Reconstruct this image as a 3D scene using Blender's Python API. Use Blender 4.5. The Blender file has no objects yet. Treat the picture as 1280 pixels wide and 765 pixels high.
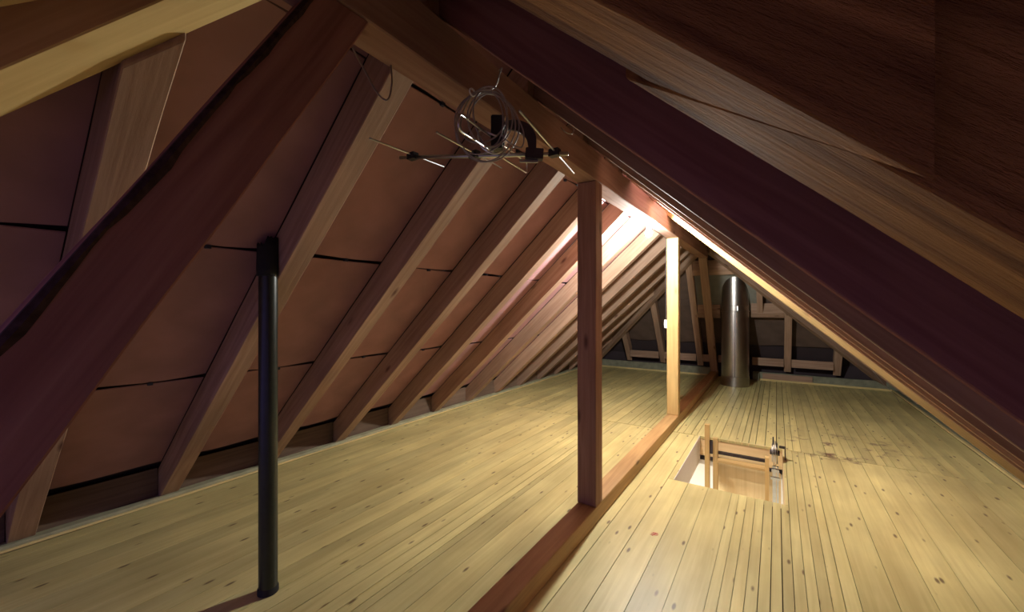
import bpy, bmesh, math, random
from mathutils import Vector, Matrix
random.seed(7)
S = bpy.context.scene
COL = S.collection

# ------------------------------------------------------------------ camera, world, exposure
CX, CZ = 0.958, 1.30                 # camera stands right of the ridge line, eye height above the boards
F_PX = 502.0
TH = math.atan(331.0 / F_PX)         # turned left from the ridge direction (+Y)
cam_data = bpy.data.cameras.new('camera')
cam_data.sensor_width = 36.0
cam_data.lens = F_PX / 1280.0 * 36.0
cam_data.clip_start = 0.02
cam = bpy.data.objects.new('camera', cam_data)
COL.objects.link(cam)
cam.location = (CX, 0, CZ)
cam.rotation_euler = (math.radians(90), 0, TH)
S.camera = cam

BULB = Vector((0.0, 3.68, 1.955))
BULB_STRENGTH = 1300.0
BULB_COLOR = (0.97, 1.0, 0.94)

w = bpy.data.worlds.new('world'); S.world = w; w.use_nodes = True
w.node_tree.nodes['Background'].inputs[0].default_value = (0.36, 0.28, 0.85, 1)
w.node_tree.nodes['Background'].inputs[1].default_value = 0.17  # dim violet fill added to lift the shadows, not a source in the attic

def lamp_area(name, loc, rot, sx, sy, power, color):
    l = bpy.data.lights.new(name, 'AREA'); l.shape = 'RECTANGLE'; l.size = sx; l.size_y = sy
    l.energy = power; l.color = color
    o = bpy.data.objects.new(name, l); COL.objects.link(o)
    o.location = loc; o.rotation_euler = rot
    return o
lamp_area('stairwell_ceiling_lamp', (0.0, 3.9, -0.42), (0, 0, 0), 0.5, 0.5, 17.0, (1.0, 0.95, 0.84))

S.view_settings.view_transform = 'Standard'
S.view_settings.look = 'None'
S.view_settings.gamma = 1.0
S.view_settings.use_curve_mapping = False
S.view_settings.exposure = 1.95

# ------------------------------------------------------------------ measures
ZA = 2.285      # height where the two rafter undersides would meet above the ridge line
T = 0.91        # slope of the sides and of the near hip
TF = 1.42       # slope of the far hip
YN, YF = 0.655, 6.85
DEPTH = 0.16
OS = DEPTH * math.sqrt(1 + T * T)
OF = DEPTH * math.sqrt(1 + TF * TF)
EAVE = 2.54
KF = T / TF

# ------------------------------------------------------------------ materials
def new_mat(name):
    m = bpy.data.materials.new(name); m.use_nodes = True
    nt = m.node_tree; b = nt.nodes['Principled BSDF']
    return m, nt, b

def ramp(nt, a, b, ca, cb):
    r = nt.nodes.new('ShaderNodeValToRGB')
    r.color_ramp.elements[0].position = a; r.color_ramp.elements[0].color = (*ca, 1)
    r.color_ramp.elements[1].position = b; r.color_ramp.elements[1].color = (*cb, 1)
    return r

def mixc(nt, fac, a, b, mode='MIX'):
    m = nt.nodes.new('ShaderNodeMix'); m.data_type = 'RGBA'; m.blend_type = mode
    for sock, v in ((m.inputs[0], fac), (m.inputs[6], a), (m.inputs[7], b)):
        if hasattr(v, 'is_linked') or hasattr(v, 'links'): nt.links.new(v, sock)
        elif isinstance(v, tuple): sock.default_value = (*v, 1) if len(v) == 3 else v
        else: sock.default_value = v
    return m.outputs[2]

def wood(name, light, dark, knot=(0.10, 0.05, 0.03), rough=0.6, grain=1.0, bump=0.15, saw=0.0, knots=1.0, vary=0.18, stain=False, spec=0.35, kscale=1.25, kr=(0.05, 0.16)):
    m, nt, b = new_mat(name); N = nt.nodes.new; L = nt.links.new
    tc = N('ShaderNodeTexCoord'); oi = N('ShaderNodeObjectInfo')
    off = N('ShaderNodeVectorMath'); off.operation = 'SCALE'
    cmb = N('ShaderNodeCombineXYZ'); L(oi.outputs['Random'], cmb.inputs[0]); L(oi.outputs['Random'], cmb.inputs[1]); L(oi.outputs['Random'], cmb.inputs[2])
    L(cmb.outputs[0], off.inputs[0]); off.inputs['Scale'].default_value = 37.0
    add = N('ShaderNodeVectorMath'); add.operation = 'ADD'
    L(tc.outputs['Object'], add.inputs[0]); L(off.outputs[0], add.inputs[1])
    def mapped(sx, sy, sz):
        mp = N('ShaderNodeMapping'); L(add.outputs[0], mp.inputs[0]); mp.inputs['Scale'].default_value = (sx, sy, sz); return mp.outputs[0]
    n1 = N('ShaderNodeTexNoise'); L(mapped(1.1, 26, 26), n1.inputs['Vector']); n1.inputs['Scale'].default_value = 1.6 * grain
    n1.inputs['Detail'].default_value = 5; n1.inputs['Distortion'].default_value = 0.6
    n2 = N('ShaderNodeTexNoise'); L(mapped(0.9, 3.0, 3.0), n2.inputs['Vector']); n2.inputs['Scale'].default_value = 1.3; n2.inputs['Detail'].default_value = 3
    r1 = ramp(nt, 0.32, 0.70, dark, light); L(n1.outputs['Fac'], r1.inputs[0])
    r2 = ramp(nt, 0.30, 0.75, (0.74, 0.70, 0.66), (1.12, 1.10, 1.06)); L(n2.outputs['Fac'], r2.inputs[0])
    c = mixc(nt, 1.0, r1.outputs[0], r2.outputs[0], 'MULTIPLY')
    vr = ramp(nt, 0, 1, (1 - vary,) * 3, (1 + vary * .6, 1 + vary * .5, 1 + vary * .3)); L(oi.outputs['Random'], vr.inputs[0])
    c = mixc(nt, 1.0, c, vr.outputs[0], 'MULTIPLY')
    if knots > 0:
        v = N('ShaderNodeTexVoronoi'); L(mapped(2.1, 6.5, 6.5), v.inputs['Vector']); v.inputs['Scale'].default_value = kscale
        kr_ = ramp(nt, kr[0], kr[1], (1, 1, 1), (0, 0, 0)); L(v.outputs['Distance'], kr_.inputs[0])
        sel = N('ShaderNodeSeparateColor'); L(v.outputs['Color'], sel.inputs[0])
        th = N('ShaderNodeMath'); th.operation = 'LESS_THAN'; L(sel.outputs[0], th.inputs[0]); th.inputs[1].default_value = 0.5 * knots
        mu = N('ShaderNodeMath'); mu.operation = 'MULTIPLY'; L(kr_.outputs[0], mu.inputs[0]); L(th.outputs[0], mu.inputs[1])
        mu2 = N('ShaderNodeMath'); mu2.operation = 'MULTIPLY'; L(mu.outputs[0], mu2.inputs[0]); mu2.inputs[1].default_value = 0.85
        c = mixc(nt, mu2.outputs[0], c, knot)
    if stain:
        g = N('ShaderNodeNewGeometry'); sp = N('ShaderNodeSeparateXYZ'); L(g.outputs['Position'], sp.inputs[0])
        ns = N('ShaderNodeTexNoise'); L(g.outputs['Position'], ns.inputs['Vector']); ns.inputs['Scale'].default_value = 4.2; ns.inputs['Detail'].default_value = 7; ns.inputs['Roughness'].default_value = 0.72
        def bell(sock, c0, wd):
            a = N('ShaderNodeMath'); a.operation = 'SUBTRACT'; L(sock, a.inputs[0]); a.inputs[1].default_value = c0
            a2 = N('ShaderNodeMath'); a2.operation = 'ABSOLUTE'; L(a.outputs[0], a2.inputs[0])
            mr = N('ShaderNodeMapRange'); L(a2.outputs[0], mr.inputs[0]); mr.inputs[1].default_value = 0; mr.inputs[2].default_value = wd; mr.inputs[3].default_value = 1; mr.inputs[4].default_value = 0
            return mr.outputs[0]
        bx = bell(sp.outputs[0], 1.5, 0.75); by = bell(sp.outputs[1], 4.75, 0.75)
        mm = N('ShaderNodeMath'); mm.operation = 'MULTIPLY'; L(bx, mm.inputs[0]); L(by, mm.inputs[1])
        sr = ramp(nt, 0.54, 0.66, (0, 0, 0), (1, 1, 1)); L(ns.outputs['Fac'], sr.inputs[0])
        m3 = N('ShaderNodeMath'); m3.operation = 'MULTIPLY'; L(mm.outputs[0], m3.inputs[0]); L(sr.outputs[0], m3.inputs[1])
        m4 = N('ShaderNodeMath'); m4.operation = 'MULTIPLY'; L(m3.outputs[0], m4.inputs[0]); m4.inputs[1].default_value = 2.4; m4.use_clamp = True
        c = mixc(nt, m4.outputs[0], c, (0.20, 0.11, 0.07))
        # general grime, stronger on the older boards beyond the joint
        ng = N('ShaderNodeTexNoise'); L(g.outputs['Position'], ng.inputs['Vector']); ng.inputs['Scale'].default_value = 1.6; ng.inputs['Detail'].default_value = 6
        gr = ramp(nt, 0.38, 0.72, (0.86, 0.84, 0.80), (1.06, 1.06, 1.04)); L(ng.outputs['Fac'], gr.inputs[0])
        c = mixc(nt, 1.0, c, gr.outputs[0], 'MULTIPLY')
    L(c, b.inputs['Base Color'])
    b.inputs['Roughness'].default_value = rough
    b.inputs['Specular IOR Level'].default_value = spec
    bp = N('ShaderNodeBump'); bp.inputs['Strength'].default_value = bump; bp.inputs['Distance'].default_value = 0.004
    if saw > 0:
        ws = N('ShaderNodeTexNoise'); L(mapped(9, 55, 55), ws.inputs['Vector']); ws.inputs['Scale'].default_value = 2.0; ws.inputs['Detail'].default_value = 6; ws.inputs['Roughness'].default_value = 0.7
        ad = N('ShaderNodeMath'); ad.operation = 'MULTIPLY_ADD'; L(ws.outputs['Fac'], ad.inputs[0]); ad.inputs[1].default_value = saw; L(n1.outputs['Fac'], ad.inputs[2])
        L(ad.outputs[0], bp.inputs['Height'])
    else:
        L(n1.outputs['Fac'], bp.inputs['Height'])
    L(bp.outputs[0], b.inputs['Normal'])
    return m

def plain(name, col, rough=0.5, metal=0.0, noise=0.12, scale=30, bump=0.0, spec=0.5):
    m, nt, b = new_mat(name); N = nt.nodes.new; L = nt.links.new
    tc = N('ShaderNodeTexCoord'); n = N('ShaderNodeTexNoise'); L(tc.outputs['Object'], n.inputs['Vector']); n.inputs['Scale'].default_value = scale; n.inputs['Detail'].default_value = 4
    r = ramp(nt, 0.3, 0.7, tuple(c * (1 - noise) for c in col), tuple(min(1, c * (1 + noise)) for c in col)); L(n.outputs['Fac'], r.inputs[0])
    L(r.outputs[0], b.inputs['Base Color'])
    b.inputs['Roughness'].default_value = rough; b.inputs['Metallic'].default_value = metal
    b.inputs['Specular IOR Level'].default_value = spec
    if bump:
        bp = N('ShaderNodeBump'); bp.inputs['Strength'].default_value = bump; bp.inputs['Distance'].default_value = 0.003; L(n.outputs['Fac'], bp.inputs['Height']); L(bp.outputs[0], b.inputs['Normal'])
    return m

M = {}
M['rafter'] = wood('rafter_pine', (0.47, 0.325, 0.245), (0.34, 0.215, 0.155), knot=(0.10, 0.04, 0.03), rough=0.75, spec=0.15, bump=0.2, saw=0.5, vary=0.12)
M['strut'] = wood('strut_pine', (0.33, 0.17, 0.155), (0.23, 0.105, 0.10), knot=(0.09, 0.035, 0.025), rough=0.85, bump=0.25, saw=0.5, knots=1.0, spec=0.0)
M['rough'] = wood('rough_sawn_pine', (0.62, 0.31, 0.10), (0.19, 0.08, 0.032), rough=0.85, bump=1.0, saw=2.6, grain=0.9, knots=0.6, spec=0.03)
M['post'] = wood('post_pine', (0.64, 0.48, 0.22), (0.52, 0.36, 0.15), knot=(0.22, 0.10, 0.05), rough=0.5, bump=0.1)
M['post_shaded'] = wood('shaded_post_pine', (0.42, 0.255, 0.19), (0.30, 0.165, 0.12), knot=(0.10, 0.04, 0.03), rough=0.6, bump=0.12, spec=0.2)  # darker, redder copy of the post pine: the near post's shade is in its colour
M['sill'] = wood('sill_pine', (0.56, 0.37, 0.17), (0.42, 0.255, 0.11), knot=(0.12, 0.06, 0.035), rough=0.5, bump=0.12)
M['floor'] = wood('floor_pine', (0.78, 0.72, 0.36), (0.67, 0.60, 0.275), knot=(0.12, 0.06, 0.025), rough=0.42, bump=0.05, vary=0.13, stain=True, spec=0.4, kscale=2.6, kr=(0.08, 0.17), knots=1.5)
M['lip'] = wood('batten_pine', (0.80, 0.68, 0.34), (0.70, 0.56, 0.26), rough=0.5, knots=0.3)
M['ply'] = wood('pale_plywood', (0.80, 0.66, 0.40), (0.72, 0.57, 0.32), rough=0.45, knots=0.0, bump=0.03)
M['ladder'] = wood('ladder_wood', (0.75, 0.55, 0.24), (0.62, 0.42, 0.17), rough=0.4, knots=0.0, bump=0.03)
M['block'] = wood('eaves_board_wood', (0.23, 0.165, 0.125), (0.16, 0.11, 0.085), rough=0.85, spec=0.1, knots=0.4, bump=0.3)
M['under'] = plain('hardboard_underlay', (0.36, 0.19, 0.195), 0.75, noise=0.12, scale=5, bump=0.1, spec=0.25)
M['shell'] = plain('roof_shell_dark', (0.045, 0.03, 0.035), 0.9, scale=3)
M['subfloor'] = plain('subfloor_dark', (0.10, 0.06, 0.035), 0.9)
M['insul'] = plain('grey_green_board', (0.235, 0.235, 0.17), 0.9, noise=0.18, scale=14, bump=0.4, spec=0.1)
M['insul2'] = plain('pale_grey_green_board', (0.40, 0.385, 0.25), 0.9, noise=0.15, scale=12, bump=0.4, spec=0.1)
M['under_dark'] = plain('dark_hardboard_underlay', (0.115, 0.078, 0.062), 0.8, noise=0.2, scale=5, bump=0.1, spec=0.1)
M['ridge'] = wood('ridge_pine', (0.43, 0.275, 0.23), (0.32, 0.185, 0.15), knot=(0.10, 0.04, 0.03), rough=0.75, bump=0.15, spec=0.1, vary=0.02)
M['felt'] = plain('green_grey_panel', (0.21, 0.205, 0.175), 0.85, noise=0.12, scale=9, bump=0.2)
M['steel'] = plain('flue_steel', (0.40, 0.38, 0.355), 0.30, metal=1.0, noise=0.08, scale=6, bump=0.02)
M['steel2'] = plain('galvanised_steel', (0.50, 0.52, 0.50), 0.35, metal=1.0, noise=0.1)
M['alu'] = plain('aluminium_rod', (0.72, 0.72, 0.74), 0.28, metal=1.0, noise=0.05)
M['black'] = plain('black_pipe_plastic', (0.016, 0.02, 0.015), 0.33, noise=0.2)
M['rubber'] = plain('black_rubber', (0.008, 0.008, 0.010), 0.8, noise=0.2, bump=0.5)
M['blackbox'] = plain('black_plastic', (0.012, 0.012, 0.016), 0.35)
M['cable'] = plain('grey_cable', (0.32, 0.27, 0.24), 0.4, noise=0.1)
M['dcable'] = plain('dark_cable', (0.05, 0.04, 0.04), 0.5)
M['bark'] = plain('dark_bark', (0.05, 0.028, 0.024), 0.95, noise=0.4, scale=60, bump=0.8, spec=0.1)
M['white'] = plain('white_plastic', (0.80, 0.79, 0.75), 0.35, noise=0.03)
M['wall'] = plain('white_plaster', (0.86, 0.84, 0.80), 0.8, noise=0.02)
M['carpet'] = plain('stair_floor', (0.45, 0.32, 0.20), 0.8)
M['red'] = plain('red_marker', (0.62, 0.10, 0.07), 0.6)
M['clip'] = plain('dark_blue_clip', (0.02, 0.025, 0.06), 0.5)
M['rust'] = plain('dark_bracket_steel', (0.055, 0.045, 0.05), 0.5, metal=0.6, bump=0.3)
mb, nt, b = new_mat('bulb_glow'); b.inputs['Base Color'].default_value = (1, 1, 1, 1)
b.inputs['Emission Color'].default_value = (*BULB_COLOR, 1); b.inputs['Emission Strength'].default_value = BULB_STRENGTH
M['bulb'] = mb

# ------------------------------------------------------------------ helpers
def tag(o, label=None, cat=None, group=None, kind=None):
    if label: o['label'] = label
    if cat: o['category'] = cat
    if group: o['group'] = group
    if kind: o['kind'] = kind
    return o

def empty(name, loc, label, cat, group=None):
    o = bpy.data.objects.new(name, None); COL.objects.link(o); o.location = loc; o.empty_display_size = 0.05
    return tag(o, label, cat, group)

def link(name, me, mat, parent=None, mw=None):
    o = bpy.data.objects.new(name, me); COL.objects.link(o)
    if mat: me.materials.append(mat)
    if mw is not None: o.matrix_world = mw
    if parent is not None:
        o.parent = parent
        o.matrix_parent_inverse = Matrix.Translation(parent.location).inverted() if parent.type == 'EMPTY' else parent.matrix_world.inverted()
    return o

def frame(origin, x, up):
    x = Vector(x).normalized(); up = Vector(up); y = up.cross(x).normalized(); z = x.cross(y)
    m = Matrix((x, y, z)).transposed().to_4x4(); m.translation = Vector(origin); return m

def bm_mesh(bm, name, smooth=False):
    bmesh.ops.recalc_face_normals(bm, faces=bm.faces)
    me = bpy.data.meshes.new(name); bm.to_mesh(me); bm.free()
    if smooth:
        for p in me.polygons: p.use_smooth = True
    return me

FACES = [(0, 3, 2, 1), (4, 5, 6, 7), (0, 1, 5, 4), (1, 2, 6, 5), (2, 3, 7, 6), (3, 0, 4, 7)]
def hexa(name, vs, x, up, mat, parent=None, bevel=0.003, segs=1, wobble=0.0, cuts=0):
    """solid from 8 world corners: 4 below, the same 4 above; local X runs along the timber"""
    c = sum((Vector(v) for v in vs), Vector()) / 8
    fr = frame(c, x, up); inv = fr.inverted()
    bm = bmesh.new(); bv = [bm.verts.new(inv @ Vector(v)) for v in vs]
    for f in FACES: bm.faces.new([bv[i] for i in f])
    if cuts:
        es = [e for e in bm.edges if abs((e.verts[0].co - e.verts[1].co).normalized().x) > 0.9]
        bmesh.ops.subdivide_edges(bm, edges=es, cuts=cuts, use_grid_fill=True)
    if bevel:
        es = [e for e in bm.edges if len(e.link_faces) == 2 and e.calc_face_angle(0) > 0.5]
        bmesh.ops.bevel(bm, geom=es, offset=bevel, segments=segs, affect='EDGES', clamp_overlap=True)
    if wobble:
        rnd = random.Random(sum(map(ord, name)) + len(COL.objects))
        ph = [rnd.random() * 6 for _ in range(4)]
        for v in bm.verts:
            v.co.y += wobble * (math.sin(v.co.x * 5.3 + ph[0]) * .6 + math.sin(v.co.x * 13 + ph[1]) * .4)
            v.co.z += wobble * (math.sin(v.co.x * 4.1 + ph[2]) * .6 + math.sin(v.co.x * 17 + ph[3]) * .4)
    return link(name, bm_mesh(bm, name), mat, parent, fr)

def box(name, lo, hi, mat, parent=None, axis='x', bevel=0.003, wobble=0, cuts=0):
    (x0, y0, z0), (x1, y1, z1) = lo, hi
    vs = [(x0, y0, z0), (x1, y0, z0), (x1, y1, z0), (x0, y1, z0), (x0, y0, z1), (x1, y0, z1), (x1, y1, z1), (x0, y1, z1)]
    ax = {'x': (1, 0, 0), 'y': (0, 1, 0), 'z': (0, 0, 1)}[axis]
    up = (0, 0, 1) if axis != 'z' else (0, 1, 0)
    return hexa(name, vs, ax, up, mat, parent, bevel, wobble=wobble, cuts=cuts)

def tube(name, pts, r, mat, parent=None, n=8, label=None, closed=False, cap=True):
    pts = [Vector(p) for p in pts]; bm = bmesh.new(); rings = []
    c = sum(pts, Vector()) / len(pts)
    N = len(pts); prev = None
    for i, p in enumerate(pts):
        a = pts[i - 1] if (i > 0 or closed) else p; b = pts[(i + 1) % N] if (i < N - 1 or closed) else p
        d = (b - a).normalized()
        if prev is None:
            ref = Vector((0, 0, 1)) if abs(d.z) < .9 else Vector((1, 0, 0)); u = d.cross(ref).normalized()
        else:
            u = (prev - d * prev.dot(d)).normalized()
        prev = u; v = d.cross(u)
        rr = r[i] if isinstance(r, (list, tuple)) else r
        rings.append([bm.verts.new(p - c + (u * math.cos(k * 2 * math.pi / n) + v * math.sin(k * 2 * math.pi / n)) * rr) for k in range(n)])
    for i in range(N if closed else N - 1):
        A, B = rings[i], rings[(i + 1) % N]
        for k in range(n): bm.faces.new((A[k], A[(k + 1) % n], B[(k + 1) % n], B[k]))
    if cap and not closed:
        bm.faces.new(rings[0]); bm.faces.new(rings[-1])
    me = bm_mesh(bm, name, True)
    o = link(name, me, mat, parent, Matrix.Translation(c))
    return o

def lathe(name, prof, center, mat, parent=None, n=48, smooth=True, axis=(0, 0, 1)):
    bm = bmesh.new(); rings = []
    for r, z in prof:
        if r < 1e-5: rings.append([bm.verts.new((0, 0, z))])
        else: rings.append([bm.verts.new((r * math.cos(k * 2 * math.pi / n), r * math.sin(k * 2 * math.pi / n), z)) for k in range(n)])
    for A, B in zip(rings, rings[1:]):
        for k in range(n):
            k2 = (k + 1) % n
            if len(A) == 1 and len(B) == 1: continue
            if len(A) == 1: bm.faces.new((A[0], B[k], B[k2]))
            elif len(B) == 1: bm.faces.new((A[k], A[k2], B[0]))
            else: bm.faces.new((A[k], A[k2], B[k2], B[k]))
    me = bm_mesh(bm, name)
    for p in me.polygons: p.use_smooth = smooth
    me.set_sharp_from_angle(angle=math.radians(40)) if hasattr(me, 'set_sharp_from_angle') else None
    mw = Matrix.Translation(Vector(center)) @ Vector((0, 0, 1)).rotation_difference(Vector(axis)).to_matrix().to_4x4()
    return link(name, me, mat, parent, mw)

def spline(pts, n=12):
    P = [Vector(p) for p in pts]; P = [2 * P[0] - P[1]] + P + [2 * P[-1] - P[-2]]; out = []
    for i in range(1, len(P) - 2):
        for k in range(n):
            t = k / n; a, b_, c, d = P[i - 1:i + 3]
            out.append(0.5 * ((2 * b_) + (c - a) * t + (2 * a - 5 * b_ + 4 * c - d) * t * t + (3 * b_ - a - 3 * c + d) * t ** 3))
    out.append(P[-2]); return out

def cv(xr, z, d):   # a point given by its offsets right of, above and in front of the camera station
    c, s = math.cos(TH), math.sin(TH)
    return Vector((CX + xr * c - d * s, xr * s + d * c, CZ + z))

# ------------------------------------------------------------------ floor
HX0, HX1, HY0, HY1 = 0.316, 1.0, 3.18, 4.40
def slab(name, rects, z0, z1, mat, kind=None):
    bm = bmesh.new()
    for x0, y0, x1, y1 in rects:
        r = bmesh.ops.create_cube(bm, size=1)
        for v in r['verts']:
            v.co = Vector(((x0 + x1) / 2 + v.co.x * (x1 - x0), (y0 + y1) / 2 + v.co.y * (y1 - y0), (z0 + z1) / 2 + v.co.z * (z1 - z0)))
    o = link(name, bm_mesh(bm, name), mat)
    if kind: o['kind'] = kind
    return o
FX = 2.62
floor = slab('floor', [(-FX, -2.0, HX0 - .02, 8.62), (HX1 + .02, -2.0, FX, 8.62), (HX0 - .02, -2.0, HX1 + .02, HY0 - .02), (HX0 - .02, HY1 + .02, HX1 + .02, 8.62)], -0.12, -0.024, M['subfloor'], 'structure')

JY = 4.395
def planks(edges, y0, y1, gap=0.0016):
    for a, b_ in zip(edges, edges[1:]):
        lo, hi = min(a, b_), max(a, b_)
        g = gap * random.uniform(0.5, 1.5); dz = random.uniform(-0.0012, 0.0)
        spans = [(y0, y1)]
        pieces = []
        if hi > HX0 and lo < HX1 and y0 < HY0 < y1:
            pieces.append((lo, hi, y0, HY0 - .002))
            if lo < HX0: pieces.append((lo, HX0 - .002, HY0 - .002, y1))
            if hi > HX1: pieces.append((HX1 + .002, hi, HY0 - .002, y1))
        else:
            pieces.append((lo, hi, y0, y1))
        for (l, h, ya, yb) in pieces:
            if h - l < 0.006: continue
            box('plank', (l + g, ya + .0008, -0.024), (h - g, yb - (.005 if yb == JY else .0012), dz), M['floor'], floor, 'y', bevel=0.0022)
redge = [0.0, .124, .271, .416, .549, .697, .742, .79, .838, .887, .934, .98, 1.024, 1.07, 1.114, 1.16, 1.206, 1.265, 1.401, 1.54, 1.68, 1.82, 1.96, 2.10, 2.24, 2.425]
ledge = [0.0, -.085, -.223, -.37, -.51, -.555, -.61, -.68, -.77, -.86, -.95, -1.08, -1.22, -1.36, -1.50, -1.64, -1.78, -1.92, -2.06, -2.20, -2.33, -2.425]
planks(redge, -1.9, JY); planks(ledge, -1.9, JY)
def far_edges(sign, first):
    e = [0.0, first]; rnd = random.Random(3 + int(sign))
    while abs(e[-1]) < 2.33: e.append(e[-1] + sign * rnd.choice([.055, .06, .07, .075, .09, .13]))
    e[-1] = sign * 2.425
    return e
planks(far_edges(1, .10), JY, 8.30, 0.0022); planks(far_edges(-1, -.12), JY, 8.30, 0.0022)
# red marker strokes on a board
bm = bmesh.new()
for (x0, y0, x1, y1) in ((-.02, -.012, .018, .0), (-.018, .004, .02, .012), (-.012, .016, .014, .022), (-.008, -.018, .004, .016)):
    a, c_ = Vector((x0, y0, 0)), Vector((x1, y1, 0)); n_ = Vector((-(y1 - y0), x1 - x0, 0)).normalized() * .0025
    vs = [bm.verts.new(p + Vector((0, 0, h))) for h in (0, .0006) for p in (a + n_, a - n_, c_ - n_, c_ + n_)]
    for f in FACES: bm.faces.new([vs[i] for i in f])
mk = link('marker_scribble', bm_mesh(bm, 'marker_scribble'), M['red'], floor, Matrix.Translation((0.376, 2.354, 0.0002))); mk['label'] = 'small red marker scribble'

# edge battens and the grey-green strips of board beyond them
trim = box('trim_1', (-2.445, -1.9, 0.0), (-2.425, 8.30, 0.013), M['lip'], axis='y', bevel=.003, wobble=.0015, cuts=60); trim['kind'] = 'structure'
trim = box('trim_2', (2.425, -1.9, 0.0), (2.45, 8.30, 0.02), M['lip'], axis='y', bevel=.003, wobble=.0015, cuts=60); trim['kind'] = 'structure'
trim = box('trim_3', (-2.42, 8.275, 0.0), (-0.09, 8.30, 0.028), M['lip'], axis='x', bevel=.003); trim['kind'] = 'structure'
trim = box('trim_4', (0.62, 8.275, 0.0), (2.42, 8.30, 0.028), M['lip'], axis='x', bevel=.003); trim['kind'] = 'structure'
tag(box('insulation_strip', (-2.513, -1.9, -0.022), (-2.446, 8.27, 0.030), M['insul2'], axis='y', bevel=.004, wobble=.002, cuts=60), 'narrow grey-green insulation strip along the left edge of the floor', 'insulation')
tag(box('insulation_strip', (2.452, -1.9, -0.022), (2.515, 8.30, 0.012), M['insul'], axis='y', bevel=.004, wobble=.002, cuts=60), 'narrow grey-green insulation strip along the right edge of the floor', 'insulation')
# paper scraps on the right strip
for i, (sx, sy) in enumerate(((2.484, 4.55), (2.486, 4.95))):
    s_ = box('paper_scrap', (sx - .018, sy - .05, 0.0145), (sx + .018, sy + .03, 0.017), M['dcable'], axis='y', bevel=.0005)
    tag(s_, ('nearer' if i == 0 else 'farther') + ' of two dark scraps on the grey-green strip at the right floor edge', 'scrap')

# ------------------------------------------------------------------ roof shell and underlay sheets
def side_pt(s, a, y, off=0): return Vector((s * a, y, ZA - T * a + off))
def near_pt(x, a, off=0): return Vector((x, YN - a, ZA - T * a + off))
def far_pt(x, a, off=0): return Vector((x, YF + a, ZA - TF * a + off))
bm = bmesh.new()
def quad(ps, th=0.03):
    n_ = (ps[1] - ps[0]).cross(ps[2] - ps[0]).normalized()
    if n_.z < 0: n_ = -n_
    lo = [bm.verts.new(p) for p in ps]; hi = [bm.verts.new(p + n_ * th) for p in ps]
    bm.faces.new(lo); bm.faces.new(hi[::-1])
    for i in range(len(ps)):
        j = (i + 1) % len(ps); bm.faces.new((lo[i], hi[i], hi[j], lo[j]))
EO = 2.72
YOPEN = -0.45      # roof left open just behind the camera station so the violet world fill gets in
for s in (-1, 1):
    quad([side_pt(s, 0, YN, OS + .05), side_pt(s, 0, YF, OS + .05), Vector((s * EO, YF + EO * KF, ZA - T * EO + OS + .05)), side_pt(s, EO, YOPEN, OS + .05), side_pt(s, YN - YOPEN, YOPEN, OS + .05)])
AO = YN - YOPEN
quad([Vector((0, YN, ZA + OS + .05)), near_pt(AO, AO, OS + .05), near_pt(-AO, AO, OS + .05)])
quad([far_pt(0, 0, OF + .06), far_pt(EO, EO * KF, OF + .06), far_pt(-EO, EO * KF, OF + .06)])
ceiling = link('ceiling', bm_mesh(bm, 'ceiling'), M['shell']); ceiling['kind'] = 'structure'

def panel(fn, off, u0, u1, v0, v1, vmin, rnd, thick=0.005, mat='under'):
    """one underlay sheet: u across the bay, v down the slope, vmin(u) = hip line"""
    nu, nv = 6, 6
    sag = rnd.uniform(.003, .008); tilt = rnd.uniform(-.002, .002); bow = rnd.uniform(-.004, .010)
    g = []
    for i in range(nu + 1):
        row = []; tu = i / nu; u = u0 + (u1 - u0) * tu
        a0 = max(v0, vmin(u))
        if a0 > v1 - 0.01: a0 = v1 - 0.01
        for j in range(nv + 1):
            tv = j / nv; a = a0 + (v1 - a0) * tv
            dz = -sag * math.sin(math.pi * tu) * tv + tilt * tu * tv + 0.001 * (1 - tv)
            aa = a + bow * tv * math.sin(math.pi * tu) + (tv > .99) * .003 * math.sin(7 * tu + sag * 900)
            row.append(fn(u, aa, off + dz))
        g.append(row)
    ca = sum((p for r in g for p in r), Vector()) / ((nu + 1) * (nv + 1))
    bm = bmesh.new()
    A = [[bm.verts.new(p - ca) for p in r] for r in g]
    B = [[bm.verts.new(p - ca + Vector((0, 0, thick))) for p in r] for r in g]
    for i in range(nu):
        for j in range(nv):
            bm.faces.new((A[i][j], A[i + 1][j], A[i + 1][j + 1], A[i][j + 1])); bm.faces.new((B[i][j], B[i][j + 1], B[i + 1][j + 1], B[i + 1][j]))
    for j in range(nv):
        bm.faces.new((A[0][j], A[0][j + 1], B[0][j + 1], B[0][j])); bm.faces.new((A[nu][j], B[nu][j], B[nu][j + 1], A[nu][j + 1]))
    for i in range(nu):
        bm.faces.new((A[i][0], B[i][0], B[i + 1][0], A[i + 1][0])); bm.faces.new((A[i][nv], A[i + 1][nv], B[i + 1][nv], B[i][nv]))
    o = link('underlay_sheet', bm_mesh(bm, 'underlay_sheet', True), M[mat], ceiling, Matrix.Translation(ca))
    o.data.set_sharp_from_angle(angle=math.radians(35))
    return o, g[nu // 2][nv]

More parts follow.
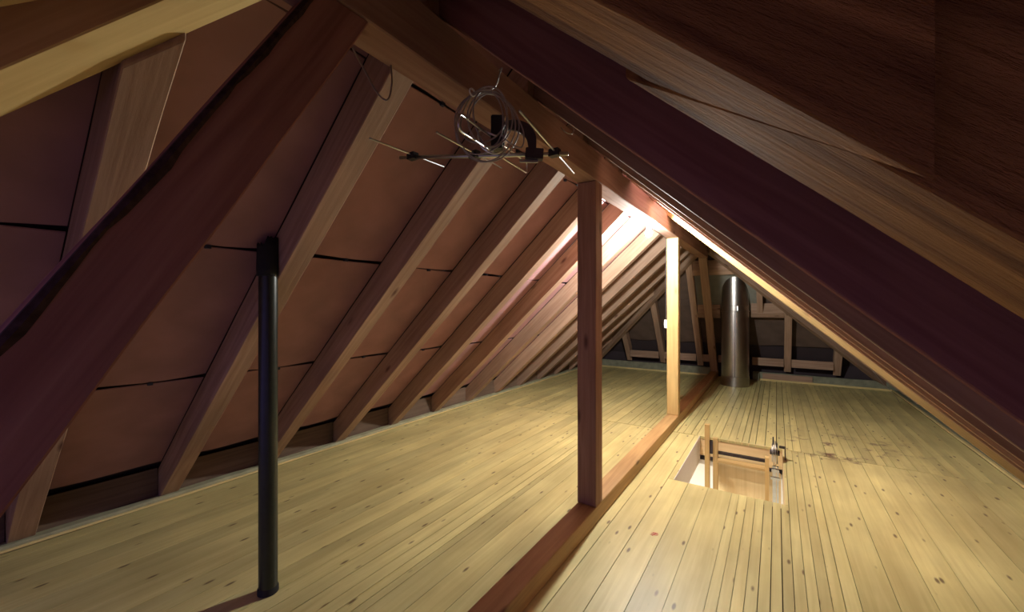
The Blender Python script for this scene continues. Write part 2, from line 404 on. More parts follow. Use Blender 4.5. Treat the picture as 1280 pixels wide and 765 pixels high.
YK = [0.405 + 0.64 * k for k in range(-1, 13)]   # far faces of the common rafters
RW = 0.10
courses = [(0.02, .307), (.317, 1.028), (1.050, 1.742), (1.770, 2.45)]
rnd = random.Random(11)
def side_vmin(y): return max(0, YN - y + .02, (y - YF) / KF + .02)
for s in (-1, 1):
    for ya, yb in zip(YK, YK[1:]):
        u0, u1 = ya + .002, yb - RW - .002
        for ci, (v0, v1) in enumerate(courses):
            lo = min(side_vmin(u0), side_vmin(u1), side_vmin((u0 + u1) / 2))
            if lo > v1 - .05: continue
            o, mid = panel(lambda u, a, off: side_pt(s, a, u, off), OS, u0, u1, v0, v1, side_vmin, rnd)
            if ci < 3 and lo < v1 - .2:
                box('seam_clip', (mid.x - .010, mid.y - .010 + .03, mid.z - .016), (mid.x + .006, mid.y + .010 + .03, mid.z - .001), M['clip'], ceiling, bevel=.002)

# hip-end bays
NX = [-2.2, -1.6, -.96, -.32, .32, .96, 1.6, 2.2]
for xa, xb in ((-1.93, -1.33), (-1.33, -.70), (-.70, -.05), (.05, .70), (.70, 1.33), (1.33, 1.93)):
    for v0, v1 in courses[:2]:
        vm = lambda u: abs(u) + .02
        if min(vm(xa), vm(xb)) > v1 - .05: continue
        panel(lambda u, a, off: near_pt(u, a, off), OS, xa + .05 * (1), xb - .05, v0, v1, vm, rnd)
FR = [-2.25, -1.60, -.93, -.25, .42, 1.11, 1.77, 2.35]   # far hip jack rafters (the one at .42 is trimmed for the flue)
fcourses = [(0.02, .30), (.31, .80), (.81, 1.36)]
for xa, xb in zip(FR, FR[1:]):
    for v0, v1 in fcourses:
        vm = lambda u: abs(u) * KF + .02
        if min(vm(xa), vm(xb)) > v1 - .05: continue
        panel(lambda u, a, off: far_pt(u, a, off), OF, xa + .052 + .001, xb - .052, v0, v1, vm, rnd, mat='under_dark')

# ------------------------------------------------------------------ rafters
ORD = ['first', 'second', 'third', 'fourth', 'fifth', 'sixth', 'seventh', 'eighth', 'ninth', 'tenth', 'eleventh', 'twelfth']
def common_rafter(s, k, mat, label, w0=None, w1=None, wob=.0012, drop=0.0, rw=RW):
    yf = 0.405 + 0.64 * k; y0 = yf - rw if w0 is None else w0; y1 = yf if w1 is None else w1
    def start(y):
        a = 0.001
        if y < YN: a = max(a, YN - y + (.072 if s < 0 else .045))
        if y > YF: a = max(a, (y - YF) / KF + .06)
        return a
    vs = []
    for off in (-drop, OS - .004):
        a0, a1 = start(y0), start(y1)
        row = [side_pt(s, a0, y0, off), side_pt(s, EAVE, y0, off), side_pt(s, EAVE, y1, off), side_pt(s, a1, y1, off)]
        vs += row
    o = hexa('rafter', vs, (s, 0, -T), (0, 0, 1), mat, None, .0028, 1, wob, 40)
    sd = 'left' if s < 0 else 'right'
    tag(o, label, 'rafter', 'rafters of the %s slope' % sd)
    return o
lab = {0: 'short brown jack rafter of the left slope, running up into the pale near hip',
       1: 'left slope rafter right behind the top of the black pipe, foot left of it',
       2: 'left slope rafter whose foot stands just right of the black pipe'}
for k in range(0, 11):
    if k in lab: l = lab[k]
    elif k == 3: l = 'left slope rafter with whitish underside ending left of the tall near post'
    else: l = 'pine rafter of the left slope, %s counting away from the near hip' % ORD[k]
    common_rafter(-1, k, M['rafter'], l)
for k in (11, 12):
    common_rafter(-1, k, M['rafter'], 'short far jack rafter of the left slope under the far hip, ' + ('the longer one' if k == 11 else 'the shortest one'))
common_rafter(-1, -1, M['rafter'], 'short left slope rafter nearest the camera, beside the near hip')
common_rafter(1, -1, M['rafter'], 'short right slope rafter beside the camera, beyond the right frame edge')
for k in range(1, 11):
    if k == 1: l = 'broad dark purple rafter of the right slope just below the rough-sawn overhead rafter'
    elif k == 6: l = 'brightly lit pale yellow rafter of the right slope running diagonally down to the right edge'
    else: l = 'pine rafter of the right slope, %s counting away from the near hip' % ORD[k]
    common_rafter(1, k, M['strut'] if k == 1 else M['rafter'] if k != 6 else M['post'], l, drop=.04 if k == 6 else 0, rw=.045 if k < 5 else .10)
for k in (11, 12):
    common_rafter(1, k, M['rafter'], 'short far jack rafter of the right slope, ' + ('left one, nearer the flue' if k == 11 else 'last one in the far right corner'))
# the near right jack rafter is spliced from two rough-sawn lengths
r0 = empty('rafter', (0.9, 0.33, 1.45), 'rough-sawn brown rafter overhead at the upper right, spliced from two overlapping lengths', 'rafter', 'rafters of the right slope')
def r0piece(a0, a1, y0, y1, dz, wob):
    vs = []
    for off in (dz, OS - .004):
        vs += [side_pt(1, a0, y0, off), side_pt(1, a1, y0, off), side_pt(1, a1, y1, off), side_pt(1, a0, y1, off)]
    return hexa('rafter_length', vs, (1, 0, -T), (0, 0, 1), M['rough'], r0, .004, 2, wob, 70)
def r0len(pl, y0, y1, dz, label):
    (n0, n1), (f0, f1) = pl                  # start and end along the slope at the near and the far face
    vs = []
    for off in (dz, OS - .004):
        vs += [side_pt(1, n0, y0, off), side_pt(1, n1, y0, off), side_pt(1, f1, y1, off), side_pt(1, f0, y1, off)]
    o = hexa('rafter_length', vs, (1, 0, -T), (0, 0, 1), M['rough'], r0, .0012, 1, .0014, 90); o['label'] = label
r0len(((.38, 1.02), (.32, .868)), .262, .372, 0.0, 'upper rough-sawn length')
r0len(((.9970, EAVE), (.8300, EAVE)), .279, .400, 0.0, 'lower rough-sawn length')

# near hip rafters
def hip(p0, p1, wdt, hgt, mat, label, side):
    p0, p1 = Vector(p0), Vector(p1); d = (p1 - p0); n_ = Vector((-d.y, d.x, 0)).normalized() * wdt / 2
    vs = [p0 - n_, p1 - n_, p1 + n_, p0 + n_]; vs = vs + [v + Vector((0, 0, hgt)) for v in vs]
    o = hexa('hip_rafter', vs, d, (0, 0, 1), mat, None, .003, 1, .001, 30)
    tag(o, label, 'hip rafter')
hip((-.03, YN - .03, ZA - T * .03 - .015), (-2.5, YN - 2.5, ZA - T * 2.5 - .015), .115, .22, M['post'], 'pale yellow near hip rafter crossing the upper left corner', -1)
hip((.03, YN - .03, ZA - T * .03 - .015), (2.5, YN - 2.5, ZA - T * 2.5 - .015), .078, .22, M['rafter'], 'near right hip rafter passing over the camera', 1)
FD = .10
hip((-.07, YF + .07 * KF, ZA - T * .07 - FD), (-2.48, YF + 2.48 * KF, ZA - T * 2.48 - FD), .10, .30, M['rafter'], 'dark far hip rafter descending to the left corner behind the two posts', -1)
hip((.07, YF + .07 * KF, ZA - T * .07 - FD), (2.48, YF + 2.48 * KF, ZA - T * 2.48 - FD), .10, .30, M['rafter'], 'far right hip rafter above the steel flue, mostly hidden behind the right slope', 1)
# near end middle jack rafter
def end_rafter(fn, xc, wdt, a0f, a1, off, mat, label, grp):
    x0, x1 = xc - wdt / 2, xc + wdt / 2; vs = []
    for o_ in (0, off - .004):
        vs += [fn(x0, a0f(x0), o_), fn(x0, a1, o_), fn(x1, a1, o_), fn(x1, a0f(x1), o_)]
    d = fn(xc, a1) - fn(xc, a0f(xc))
    o = hexa('end_rafter', vs, d, (0, 0, 1), mat, None, .003, 1, .001, 20); tag(o, label, 'rafter', grp); return o
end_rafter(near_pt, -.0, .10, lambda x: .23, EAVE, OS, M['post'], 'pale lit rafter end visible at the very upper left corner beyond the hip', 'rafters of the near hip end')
for xc in (-.66, .66):
    end_rafter(near_pt, xc, .09, lambda x: abs(x) + .09, 1.7, OS, M['rafter'], 'near hip end rafter just behind the camera, on the %s' % ('left' if xc < 0 else 'right'), 'rafters of the near hip end')
AF = 1.49
fl = {-1.60: 'short far hip end rafter at the left, low under the hip', -.93: 'far hip end rafter seen between the two posts', -.25: 'far hip end rafter just left of the last leaning strut',
      1.11: 'far hip end rafter right of the steel flue', 1.77: 'short far hip end rafter farthest right, under the bright right rafter'}
for xc, l in fl.items():
    end_rafter(far_pt, xc, .10, lambda x: abs(x) * KF + .075, AF, OF, M['rafter'], l, 'rafters of the far hip end')
# trimmed opening round the flue
def end_cross(name, x0, x1, a, hh, mat, label, cat='nogging', d0=0.0, d1=.10):
    p = far_pt(0, a); vs = []
    for o_ in (d0, d1):
        vs += [far_pt(x0, a - hh, o_), far_pt(x1, a - hh, o_), far_pt(x1, a + hh, o_), far_pt(x0, a + hh, o_)]
    o = hexa(name, vs, (1, 0, 0), (0, 0, 1), mat, None, .002); tag(o, label, cat); return o
end_cross('trimmer', -.198, .50, .315, .028, M['rafter'], 'upper horizontal trimmer above the green-grey panel behind the flue', 'trimmer', .0, .16)
end_cross('trimmer', -.198, .155, .815, .024, M['rafter'], 'lower horizontal trimmer on the left of the steel flue', 'trimmer', .0, .16)
end_cross('trimmer', .605, 1.058, .80, .024, M['rafter'], 'lower horizontal trimmer on the right of the steel flue', 'trimmer', .0, .16)
vs = []
for o_ in (0.0, .16):
    vs += [far_pt(.69, .50, o_), far_pt(.69, .770, o_), far_pt(.77, .770, o_), far_pt(.77, .555, o_)]
tag(hexa('trimmer', vs, (0, 1, -TF), (0, 0, 1), M['rafter'], None, .002), 'short upright trimmer at the right edge of the green-grey panel', 'trimmer')
vs = []
for o_ in (.17, .185):
    vs += [far_pt(-.198, .29, o_), far_pt(.685, .36 + .10, o_), far_pt(.685, .86, o_), far_pt(-.198, .86, o_)]
tag(hexa('backing_panel', vs, (1, 0, 0), (0, 0, 1), M['felt'], None, .001), 'green-grey panel framed by trimmers, behind the steel flue', 'panel')
# blocks between the far rafters near the floor
for i, (xa, xb) in enumerate(((-1.545, -.985), (-.875, -.305), (-.195, -.065), (.065, .165), (.60, 1.055), (1.165, 1.715))):
    names = ['far eaves block low behind the gap between the two posts', 'far eaves block left of the leaning strut', 'short far eaves block left of the last strut foot',
             'short far eaves block between the strut and the flue', 'far eaves block right of the flue foot', 'far eaves block in the right corner below the bright rafter']
    b_ = box('eaves_block', (xa, 8.19, .27), (xb, 8.235, .40), M['rafter'], axis='x'); tag(b_, names[i], 'board', 'eaves blocks of the far end')

# ------------------------------------------------------------------ knee walls
for s, nm in ((-1, 'left'), (1, 'right')):
    x0, x1 = sorted((s * 2.60, s * 2.545))
    wl = box('wall_' + nm, (x0 if s < 0 else x0, -1.95, -.024), (x1, 8.6, .19), M['shell'], axis='y', bevel=0); wl['kind'] = 'structure'
    for ya, yb in zip(YK, YK[1:]):
        if yb > 8.0: continue
        hgt = .20
        x0, x1 = sorted((s * 2.515, s * 2.535))
        box('eaves_board', (x0, ya + .004, .0125), (x1, yb - RW - .004, .0125 + hgt), M['block'], wl, 'y', bevel=.002)
wf = box('wall_far', (-2.53, 8.47, -.024), (2.53, 8.52, .32), M['shell'], bevel=0); wf['kind'] = 'structure'
tag(box('insulation_board', (-2.50, 8.305, -.022), (-.075, 8.36, .155), M['insul'], bevel=.006, wobble=.003, cuts=30), 'grey-green upstand board along the far floor edge, left of the sill', 'insulation')
tag(box('insulation_board', (.60, 8.305, -.022), (2.50, 8.36, .135), M['insul'], bevel=.006, wobble=.003, cuts=30), 'grey-green upstand board along the far floor edge, right of the flue', 'insulation')
tag(box('insulation_offcut', (.605, 8.20, .001), (.70, 8.27, .12), M['insul'], axis='z', bevel=.006), 'small grey-green upright offcut at the right foot of the flue', 'insulation')
tag(box('loose_plank', (.75, 8.272, .030), (1.45, 8.302, .125), M['rafter'], bevel=.003), 'brown plank standing on edge right of the flue foot', 'plank')

# ------------------------------------------------------------------ ridge beam, sill, posts, struts
rb = box('ridge_beam', (-.06, .44, 2.05), (.06, 6.90, 2.222), M['ridge'], axis='y', bevel=.004, wobble=.0015, cuts=80)
tag(rb, 'long square ridge beam carried by the posts, running from upper left to the far end', 'beam')
sb = box('sill_beam', (-.06, -1.85, 0.001), (.06, 8.28, .10), M['sill'], axis='y', bevel=.004, wobble=.001, cuts=90)
tag(sb, 'square sill beam lying on the floor under the row of posts', 'beam')
tag(box('post', (-.06, 2.268, .101), (.06, 2.372, 2.049), M['post_shaded'], axis='z', bevel=.004, wobble=.0008, cuts=30), 'tall near post with dark shaded face standing on the sill', 'post')
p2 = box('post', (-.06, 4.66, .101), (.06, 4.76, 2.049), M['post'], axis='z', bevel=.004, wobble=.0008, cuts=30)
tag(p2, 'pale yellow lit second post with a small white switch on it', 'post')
def rake(y_top0, y_top1, slope, z_top, z_bot, mat, label, wan=0):
    run = (z_top - z_bot) / slope
    vs = [(-.06, y_top0 + run, z_bot), (.06, y_top0 + run, z_bot), (.06, y_top1 + run, z_bot), (-.06, y_top1 + run, z_bot),
          (-.06, y_top0, z_top), (.06, y_top0, z_top), (.06, y_top1, z_top), (-.06, y_top1, z_top)]
    o = hexa('raking_strut', vs, (0, run, z_bot - z_top), (1, 0, 0), mat, None, .004, 1, .002, 50)
    tag(o, label, 'strut'); return o
strut = rake(.537, .680, -1.725, 2.048, .102, M['strut'], 'big dark reddish raking strut close to the camera at the left')
st_run = (2.048 - .102) / 1.725
bm = bmesh.new(); rows = []; rnd = random.Random(4)
for i in range(61):
    t_ = i / 60; z_ = 2.03 - (2.03 - .12) * t_; y_ = .537 - (2.048 - z_) / 1.725
    w_ = .008 + .002 * math.sin(i * .55) + rnd.uniform(-.0025, .003)
    rows.append([bm.verts.new(q) for q in (Vector((.0605, y_ + w_ * 1.1, z_ - w_ * .6)), Vector((.0645, y_ + w_ * .4, z_)), Vector((.058, y_ - .004, z_ + .002)), Vector((.040, y_ - .005, z_)), Vector((.040, y_ + .002, z_)))])
for A, B in zip(rows, rows[1:]):
    for k in range(5): bm.faces.new((A[k], A[(k + 1) % 5], B[(k + 1) % 5], B[k]))
bm.faces.new(rows[0]); bm.faces.new(rows[-1][::-1])
link('bark_edge', bm_mesh(bm, 'bark_edge'), M['bark'], strut)['label'] = 'dark bark left along the upper edge'
rake(6.80, 6.885, 1.42, 2.048, .102, M['rafter'], 'brown leaning strut at the far end of the sill, left of the flue')

# ------------------------------------------------------------------ bulb with holder
lamp = empty('bulb_lamp', (0, 3.68, 2.049), 'bare white glowing light bulb hanging under the ridge beam between the two posts', 'lamp')
lathe('bulb', [(0, -.038), (.014, -.034), (.024, -.024), (.029, -.010), (.0285, .004), (.023, .018), (.016, .030), (.0135, .040)], BULB, M['bulb'], lamp, 24)['label'] = 'glowing bulb'
lathe('socket', [(0, .070), (.02, .070), (.021, .055), (.019, .0405), (.0, .0405)], BULB, M['white'], lamp, 20)
lathe('ceiling_rose', [(0, .094), (.034, .094), (.034, .082), (.022, .0705), (0, .0705)], BULB, M['white'], lamp, 24)
cabl = tube('lamp_cable', spline([(-.03, 3.68, 2.044), (-.045, 3.9, 2.045), (-.052, 4.3, 2.045), (-.058, 4.60, 2.043), (-.0655, 4.652, 2.02), (-.068, 4.655, 1.7), (-.068, 4.655, 1.3), (-.068, 4.655, 1.151)], 6), .0035, M['dcable'])
tag(cabl, 'thin dark cable from the bulb along the ridge beam down to the switch', 'cable')
sw = empty('light_switch', (-.0625, 4.70, 1.10), 'small white light switch on the left side of the second post', 'switch')
hs = box('switch_housing', (-.088, 4.672, 1.055), (-.0612, 4.735, 1.148), M['white'], sw, 'z', .004)
box('rocker', (-.094, 4.685, 1.08), (-.0885, 4.722, 1.125), M['white'], hs, 'z', .001)

# ------------------------------------------------------------------ black vent pipe
pipe = empty('vent_pipe', (-.975, .91, 0), 'black plastic vent pipe standing on the floor at the left, capped with a rubber sleeve', 'pipe')
PC = (-.975, .915, 0)
lathe('pipe', [(0, .0005), (.0385, .0005), (.0385, 1.50), (.036, 1.50), (.036, 1.3), (0, 1.3)], PC, M['black'], pipe, 40)
bm = bmesh.new(); n = 40; R = []
rnd = random.Random(5)
top = [1.585 + (.018 if math.cos(k / n * 2 * math.pi - 0.9) > 0 else -.012) + rnd.uniform(-.012, .012) for k in range(n)]
prof = lambda k: [(.039, 1.435), (.0455, 1.436), (.0465, 1.47), (.045, 1.52), (.0435, 1.56), (.044, top[k]), (.040, top[k] - .002), (.0395, 1.50)]
for k in range(n):
    a = k / n * 2 * math.pi; R.append([bm.verts.new((r * math.cos(a), r * math.sin(a), z)) for r, z in prof(k)])
for k in range(n):
    A, B = R[k], R[(k + 1) % n]
    for j in range(len(A)):
        j2 = (j + 1) % len(A); bm.faces.new((A[j], B[j], B[j2], A[j2]))
link('rubber_sleeve', bm_mesh(bm, 'rubber_sleeve', True), M['rubber'], pipe, Matrix.Translation(PC))
lathe('foot_collar', [(.039, .001), (.043, .001), (.0425, .022), (.039, .03)], PC, M['rubber'], pipe, 40)

# ------------------------------------------------------------------ steel flue
FCX, FCY, FRD = .385, 7.53, .200
flue = empty('chimney_flue', (FCX, FCY, 0), 'large shiny steel flue pipe rising from the far floor through the end roof', 'flue')
lathe('flue_section', [(FRD + .004, .001), (FRD + .006, .003), (FRD + .006, .155), (FRD + .001, .160)], (FCX, FCY, 0), M['steel'], flue, 64)['label'] = 'short bottom section'
lathe('flue_section', [(FRD, .158), (FRD, 1.215)], (FCX, FCY, 0), M['steel'], flue, 64)['label'] = 'long plain middle section'
lathe('flue_section', [(FRD - .004, 1.21), (FRD - .004, 2.05)], (FCX, FCY, 0), M['steel'], flue, 64)['label'] = 'upper section entering the roof'
for z0 in (1.205, 1.30):
    lathe('clamp_band', [(FRD, z0), (FRD + .008, z0 + .004), (FRD + .008, z0 + .016), (FRD, z0 + .02)] if z0 < 1.25 else [(FRD - .004, z0), (FRD + .001, z0 + .002), (FRD + .001, z0 + .007), (FRD - .004, z0 + .009)], (FCX, FCY, 0), M['steel'], flue, 64)
vd = Vector((CX - FCX, -FCY, 0)).normalized()
ang = math.atan2(vd.y, vd.x)
sx, sy = FCX + (FRD + .001) * math.cos(ang - .02), FCY + (FRD + .001) * math.sin(ang - .02)
tube('flue_seam', [(sx, sy, .16), (sx, sy, 1.21)], .0035, M['rust'], flue, 6)
a2 = ang + .17
box('buckle', (FCX + (FRD + .004) * math.cos(a2) - .008, FCY + (FRD + .006) * math.sin(a2) - .016, 1.225), (FCX + (FRD + .004) * math.cos(a2) + .008, FCY + (FRD + .004) * math.sin(a2) + .004, 1.30), M['steel2'], flue, 'z', .003)

# ------------------------------------------------------------------ aerial hung under the ridge beam
ae = empty('tv_aerial', cv(-.05, .60, 1.44), 'old rod television aerial with black box, hung under the ridge beam', 'aerial')
E = Vector((.295, .168, 1.0)).normalized()          # direction of the rods: right, up, ahead
BL, BR = Vector((-.427, .565, 1.530)), Vector((.180, .520, 1.372))
def bp_(t): return BL + (BR - BL) * t
def cvv(v): return cv(v.x, v.y, v.z)
tube('boom', [cvv(bp_(0)), cvv(bp_(1.02))], .0075, M['steel2'], ae, 8)
def rod(t, h0, h1, r=.0032, up=.010, name='element_rod', mat='alu'):
    c = bp_(t) + Vector((0, up, 0)); return tube(name, [cvv(c - E * h0), cvv(c + E * h1)], r, M[mat], ae, 8)
for t, h0, h1 in ((.085, .262, .266), (.48, .30, .32), (.945, .46, .50)):
    rod(t, h0, h1)
    c = bp_(t); w_ = cvv(c)
    o = box('rod_clamp', (w_.x - .018, w_.y - .013, w_.z - .008), (w_.x + .018, w_.y + .013, w_.z + .016), M['blackbox'], ae, bevel=.003)
# folded dipole: a flat loop
c = bp_(.615)
loop = []
for sgn, h, lift in ((-1, .335, .052), (-1, .335, .004), (1, .44, .004), (1, .44, .052)):
    loop.append((c + E * sgn * h + Vector((0, lift, 0))))
path = []
def arc(c0, zlo, zhi, sgn):
    out = []
    for k in range(7):
        a = -math.pi / 2 + math.pi * k / 6; out.append(c0 + E * sgn * .02 * math.cos(a) + Vector((0, (zlo + zhi) / 2 + (zhi - zlo) / 2 * math.sin(a), 0)))
    return out
pl = [c + E * .02 + Vector((0, .004, 0))] + arc(c + E * .42, .004, .052, 1) + arc(c - E * .32, .004, .052, -1)[::-1] + [c - E * .02 + Vector((0, .004, 0))]
tube('folded_dipole', [cvv(p) for p in pl], .0038, M['alu'], ae, 8)
bx_ = cvv(c)
fr = frame(cvv(c + Vector((.005, .055, -.05))), (math.cos(TH), math.sin(TH), 0), (0, 0, 1))
def obox(name, fr, sx, sy, sz, mat, parent, bevel=.003):
    bm = bmesh.new(); bmesh.ops.create_cube(bm, size=1)
    for v in bm.verts: v.co = Vector((v.co.x * sx, v.co.y * sy, v.co.z * sz))
    bmesh.ops.bevel(bm, geom=bm.edges[:], offset=bevel, segments=2, affect='EDGES')
    return link(name, bm_mesh(bm, name), mat, parent, fr)
obox('junction_box', fr, .046, .05, .112, M['blackbox'], ae)
# mast bracket plate and curved strap
fr2 = frame(cvv(bp_(.83) + Vector((0, -.004, -.012))), (math.cos(TH), math.sin(TH), -.07), (0, 0, 1))
obox('bracket_plate', fr2, .062, .03, .036, M['rust'], ae, .002)
fr3 = frame(cvv(bp_(.80) + Vector((0, -.028, -.014))), (math.cos(TH), math.sin(TH), -.03), (0, 0, 1))
obox('threaded_stud', fr3, .066, .010, .010, M['steel2'], ae, .002)
sp = [bp_(.80) + Vector((.012, .010, -.02)), bp_(.80) + Vector((.006, .055, -.02)), bp_(.80) + Vector((-.02, .085, -.02)), bp_(.80) + Vector((-.06, .094, -.02)), bp_(.80) + Vector((-.085, .085, -.02))]
sp = spline([cvv(p) for p in sp], 6)
bm = bmesh.new(); rows = []
for i, p in enumerate(sp):
    t_ = (sp[min(i + 1, len(sp) - 1)] - sp[max(i - 1, 0)]).normalized(); vv = Vector((-math.sin(TH), math.cos(TH), 0)); nn = t_.cross(vv).normalized()
    w0 = .013 + .006 * math.sin(math.pi * i / (len(sp) - 1))
    rows.append([bm.verts.new(p + nn * a * w0 + vv * b_ * .004) for a, b_ in ((-1, -1), (1, -1), (1, 1), (-1, 1))])
for A, B in zip(rows, rows[1:]):
    for k in range(4): bm.faces.new((A[k], A[(k + 1) % 4], B[(k + 1) % 4], B[k]))
bm.faces.new(rows[0]); bm.faces.new(rows[-1][::-1])
link('curved_strap', bm_mesh(bm, 'curved_strap'), M['rust'], ae)
hang = tube('hanging_strap', [cvv(bp_(.80) + Vector((-.07, .082, -.03))), cvv(bp_(.70) + Vector((.0, .115, .04))), Vector((.03, 1.52, 2.049))], .004, M['rust'], ae, 6)

# coil of cable hanging from a hook on the ridge beam
coil = empty('cable_coil', cv(-.09, .78, 1.33), 'loose coil of grey cable hanging from a hook above the aerial', 'cable coil')
rnd = random.Random(21)
cc = Vector((-.082, .625, 1.335)); 
for i in range(7):
    rx, rz = .052 + .010 * i + rnd.uniform(-.006, .006), .088 + rnd.uniform(-.006, .010) + .003 * i
    dx, dz, sk = rnd.uniform(-.018, .018), rnd.uniform(-.01, .008), rnd.uniform(-.35, .2)
    pts = []
    topz = .098
    for k in range(40):
        a = k / 40 * 2 * math.pi
        x = rx * math.sin(a) + sk * .3 * (rz * math.cos(a)) * .3 + dx * (1 - math.cos(a)) * .8
        z = topz - rz * (1 - math.cos(a)) + dz
        y = .012 * math.sin(a + i) + .004 * i + .012 * math.cos(2 * a + i)
        pts.append(cvv(cc + Vector((x, z, y))))
    tube('cable_loop', pts, .0027, M['cable'], coil, 6, closed=True)
hk = [Vector((.066, 1.262, 2.205)), Vector((.085, 1.255, 2.206)), cvv(cc + Vector((.042, .150, .0))), cvv(cc + Vector((.030, .112, .002))), cvv(cc + Vector((.010, .095, .0))), cvv(cc + Vector((-.012, .098, .002)))]
tube('hook_wire', spline(hk, 6), .0024, M['steel2'], coil, 6)
tube('cable_tie', [cvv(cc + Vector((-.05 + .008 * math.cos(a), .085 + .012 * math.sin(a), .01 * math.cos(a)))) for a in [k / 10 * 6.283 for k in range(10)]], .003, M['white'], coil, 6, closed=True)
tl = [cvv(cc + Vector((.05, .075, .01))), cvv(cc + Vector((.085, .04, .02))), cvv(cc + Vector((.12, -.03, .03))), cvv(cc + Vector((.115, -.085, .03))), cvv(cc + Vector((.075, -.075, .02))), cvv(cc + Vector((.045, -.05, .01)))]
tube('cable_tail', spline(tl, 8), .0025, M['cable'], coil, 6)
tl = [cvv(cc + Vector((.03, -.06, 0))), cvv(c + Vector((-.055, .045, -.10))), cvv(c + Vector((-.05, -.005, -.10))), cvv(c + Vector((-.01, -.030, -.095))), cvv(c + Vector((.022, -.018, -.09))), cvv(c + Vector((.022, .005, -.08)))]
tube('lead_cable', spline(tl, 8), .003, M['alu'], coil, 6)

# cable loop at the left side of the ridge beam and wire hook further along
lp = [cv((px - 640) / F_PX * d_, (382.5 - py) / F_PX * d_, d_) for px, py, d_ in ((441, 60, 1.17), (447, 72, 1.17), (458, 92, 1.16), (468, 111, 1.16), (477, 122, 1.16), (484, 125, 1.16), (488, 117, 1.17), (490, 102, 1.19), (489, 86, 1.24), (489, 79, 1.27))]
tag(tube('hanging_cable', spline(lp, 8), .0028, M['cable']), 'short grey cable loop hanging at the top of the big strut beside the ridge beam', 'cable')
hk2 = [Vector((.062, 1.80, 2.19)), Vector((.080, 1.81, 2.165)), Vector((.10, 1.84, 2.16)), Vector((.105, 1.86, 2.185)), Vector((.10, 1.86, 2.20))]
tag(tube('wire_hook', spline(hk2, 6), .0022, M['steel2']), 'small bent wire hook on the ridge beam, right of the cable coil', 'hook')
tag(tube('cord', spline([(1.98, 6.79, .47), (2.10, 6.93, .30), (2.22, 7.05, .16), (2.30, 7.15, .03)], 4), .003, M['cable']), 'thin pale cord stretched down to the floor in the far right corner', 'cord')

# ------------------------------------------------------------------ hatch
hf = empty('loft_hatch', ((HX0 + HX1) / 2, (HY0 + HY1) / 2, 0), 'plywood lined opening of the loft hatch in the floor', 'hatch')
box('liner_board', (HX0 - .018, HY0 - .0, -.25), (HX0, HY1, -.001), M['wall'], hf, 'y', .001)
box('liner_board', (HX1, HY0, -.25), (HX1 + .018, HY1, -.001), M['ply'], hf, 'y', .001)
box('liner_board', (HX0 - .018, HY1 + .0005, -.19), (HX1 + .018, HY1 + .018, -.001), M['ply'], hf, 'x', .001)
box('liner_board', (HX0 - .018, HY0 - .019, -.25), (HX1 + .018, HY0 - .0005, -.025), M['ply'], hf, 'x', .001)
box('frame_edge', (HX0 + .09, HY1 - .028, -.215), (HX1 - .09, HY1 - .001, -.193), M['rust'], hf, 'x', .001)
trap = box('trapdoor', (HX0 + .13, HY1 + .02, -1.35), (HX1 - .01, HY1 + .04, -.235), M['ply'], axis='z', bevel=.002)
tag(trap, 'pale plywood trapdoor leaf hanging open below the hatch', 'trapdoor')
ld = empty('loft_ladder', (.67, 4.22, -2.5), 'wooden folding loft ladder standing in the hatch', 'ladder')
box('stringer', (.385, 4.20, -1.60), (.425, 4.255, .172), M['ladder'], ld, 'z', .004)
box('stringer', (.452, 4.23, -1.70), (.492, 4.285, .045), M['ladder'], ld, 'z', .004)
box('stringer', (.872, 4.13, -1.70), (.902, 4.19, -.02), M['ladder'], ld, 'z', .004)
for z_ in (-.135, -.58, -.86, -1.14, -1.42):
    box('tread', (.4935, 4.17, z_ - .02), (.871, 4.27, z_), M['ladder'], ld, 'x', .003)
box('cross_rail', (.4935, 4.255, -.105), (.871, 4.285, -.080), M['rust'], ld, 'x', .002)
box('hinge_plate', (.4265, 4.215, -.10), (.4505, 4.25, .02), M['rust'], ld, 'z', .002)
mech = empty('hatch_spring_arm', (.95, 4.10, 0), 'galvanised spring arm and pulley at the right side of the hatch', 'mechanism')
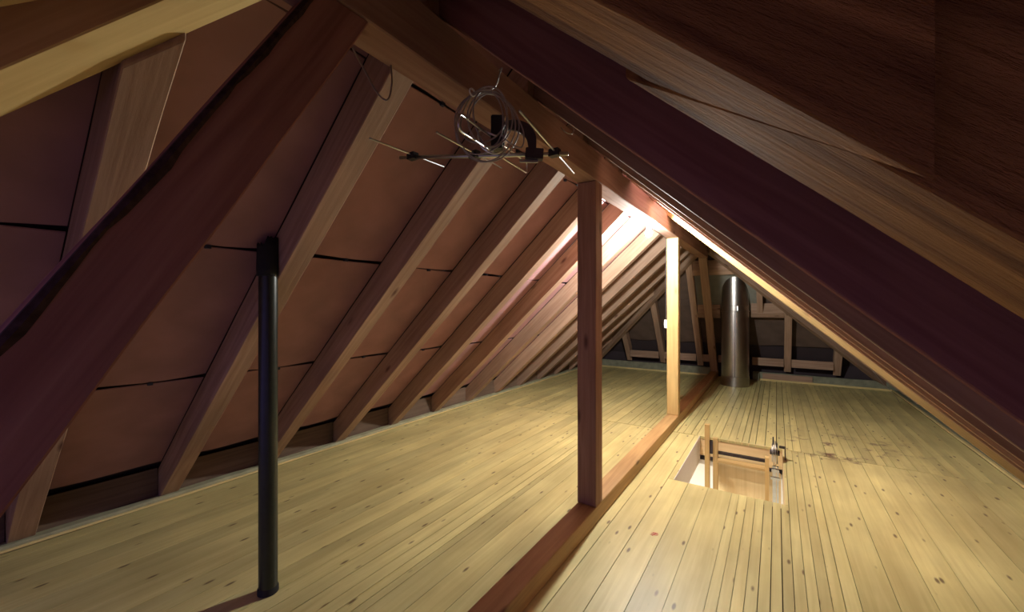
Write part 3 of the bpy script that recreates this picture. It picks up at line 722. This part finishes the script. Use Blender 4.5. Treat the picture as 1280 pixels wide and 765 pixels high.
box('spring_tube', (.928, 4.05, -.62), (.952, 4.075, -.055), M['steel2'], mech, 'z', .004)
box('spring_tube', (.957, 4.05, -.62), (.972, 4.07, -.055), M['steel2'], mech, 'z', .003)
for dx, r_ in ((.926, .075), (.938, .098), (.950, .098), (.962, .085)):
    lathe('pulley_disc', [(0, -.004), (r_, -.004), (r_ + .002, 0), (r_, .004), (0, .004)], (dx, 4.08, .05), M['steel2'], mech, 28, axis=(1, 0, 0))
lathe('pulley_hub', [(0, -.035), (.022, -.035), (.022, .035), (0, .035)], (.944, 4.08, .055), M['rust'], mech, 20, axis=(1, 0, 0))
box('bracket_arm', (.920, 4.035, -.10), (.975, 4.055, -.075), M['steel2'], mech, 'x', .003)
box('bracket_arm', (.915, 4.04, -.165), (.98, 4.06, -.145), M['steel2'], mech, 'x', .003)
box('corner_bracket', (.974, 4.085, .095), (1.012, 4.10, .115), M['rust'], mech, 'z', .003)
box('corner_bracket', (1.0125, 4.085, .001), (1.019, 4.10, .115), M['rust'], mech, 'z', .002)
tube('pin', [(.932, 4.08, .12), (.932, 4.08, .185)], .005, M['rust'], mech, 8)

# room under the hatch
for nm, lo, hi, mt in (('wall_lower_left', (-1.25, 2.4, -2.6), (-1.2, 5.6, -.30), 'wall'), ('wall_lower_back', (-1.2, 5.55, -2.6), (1.6, 5.6, -.30), 'wall'),
                       ('wall_lower_right', (1.6, 2.4, -2.6), (1.65, 5.6, -.30), 'wall'), ('wall_lower_front', (-1.2, 2.4, -2.6), (1.6, 2.45, -.30), 'wall'), ('floor_lower', (-1.25, 2.4, -2.65), (1.65, 5.6, -2.601), 'carpet')):
    o = box(nm, lo, hi, M[mt], bevel=0); o['kind'] = 'structure'
cl = slab('ceiling_lower', [(-1.25, 2.4, HX0 - .02, 5.6), (HX1 + .02, 2.4, 1.65, 5.6), (HX0 - .02, 2.4, HX1 + .02, HY0 - .02), (HX0 - .02, HY1 + .045, HX1 + .02, 5.6)], -.295, -.25, M['wall'], 'structure')
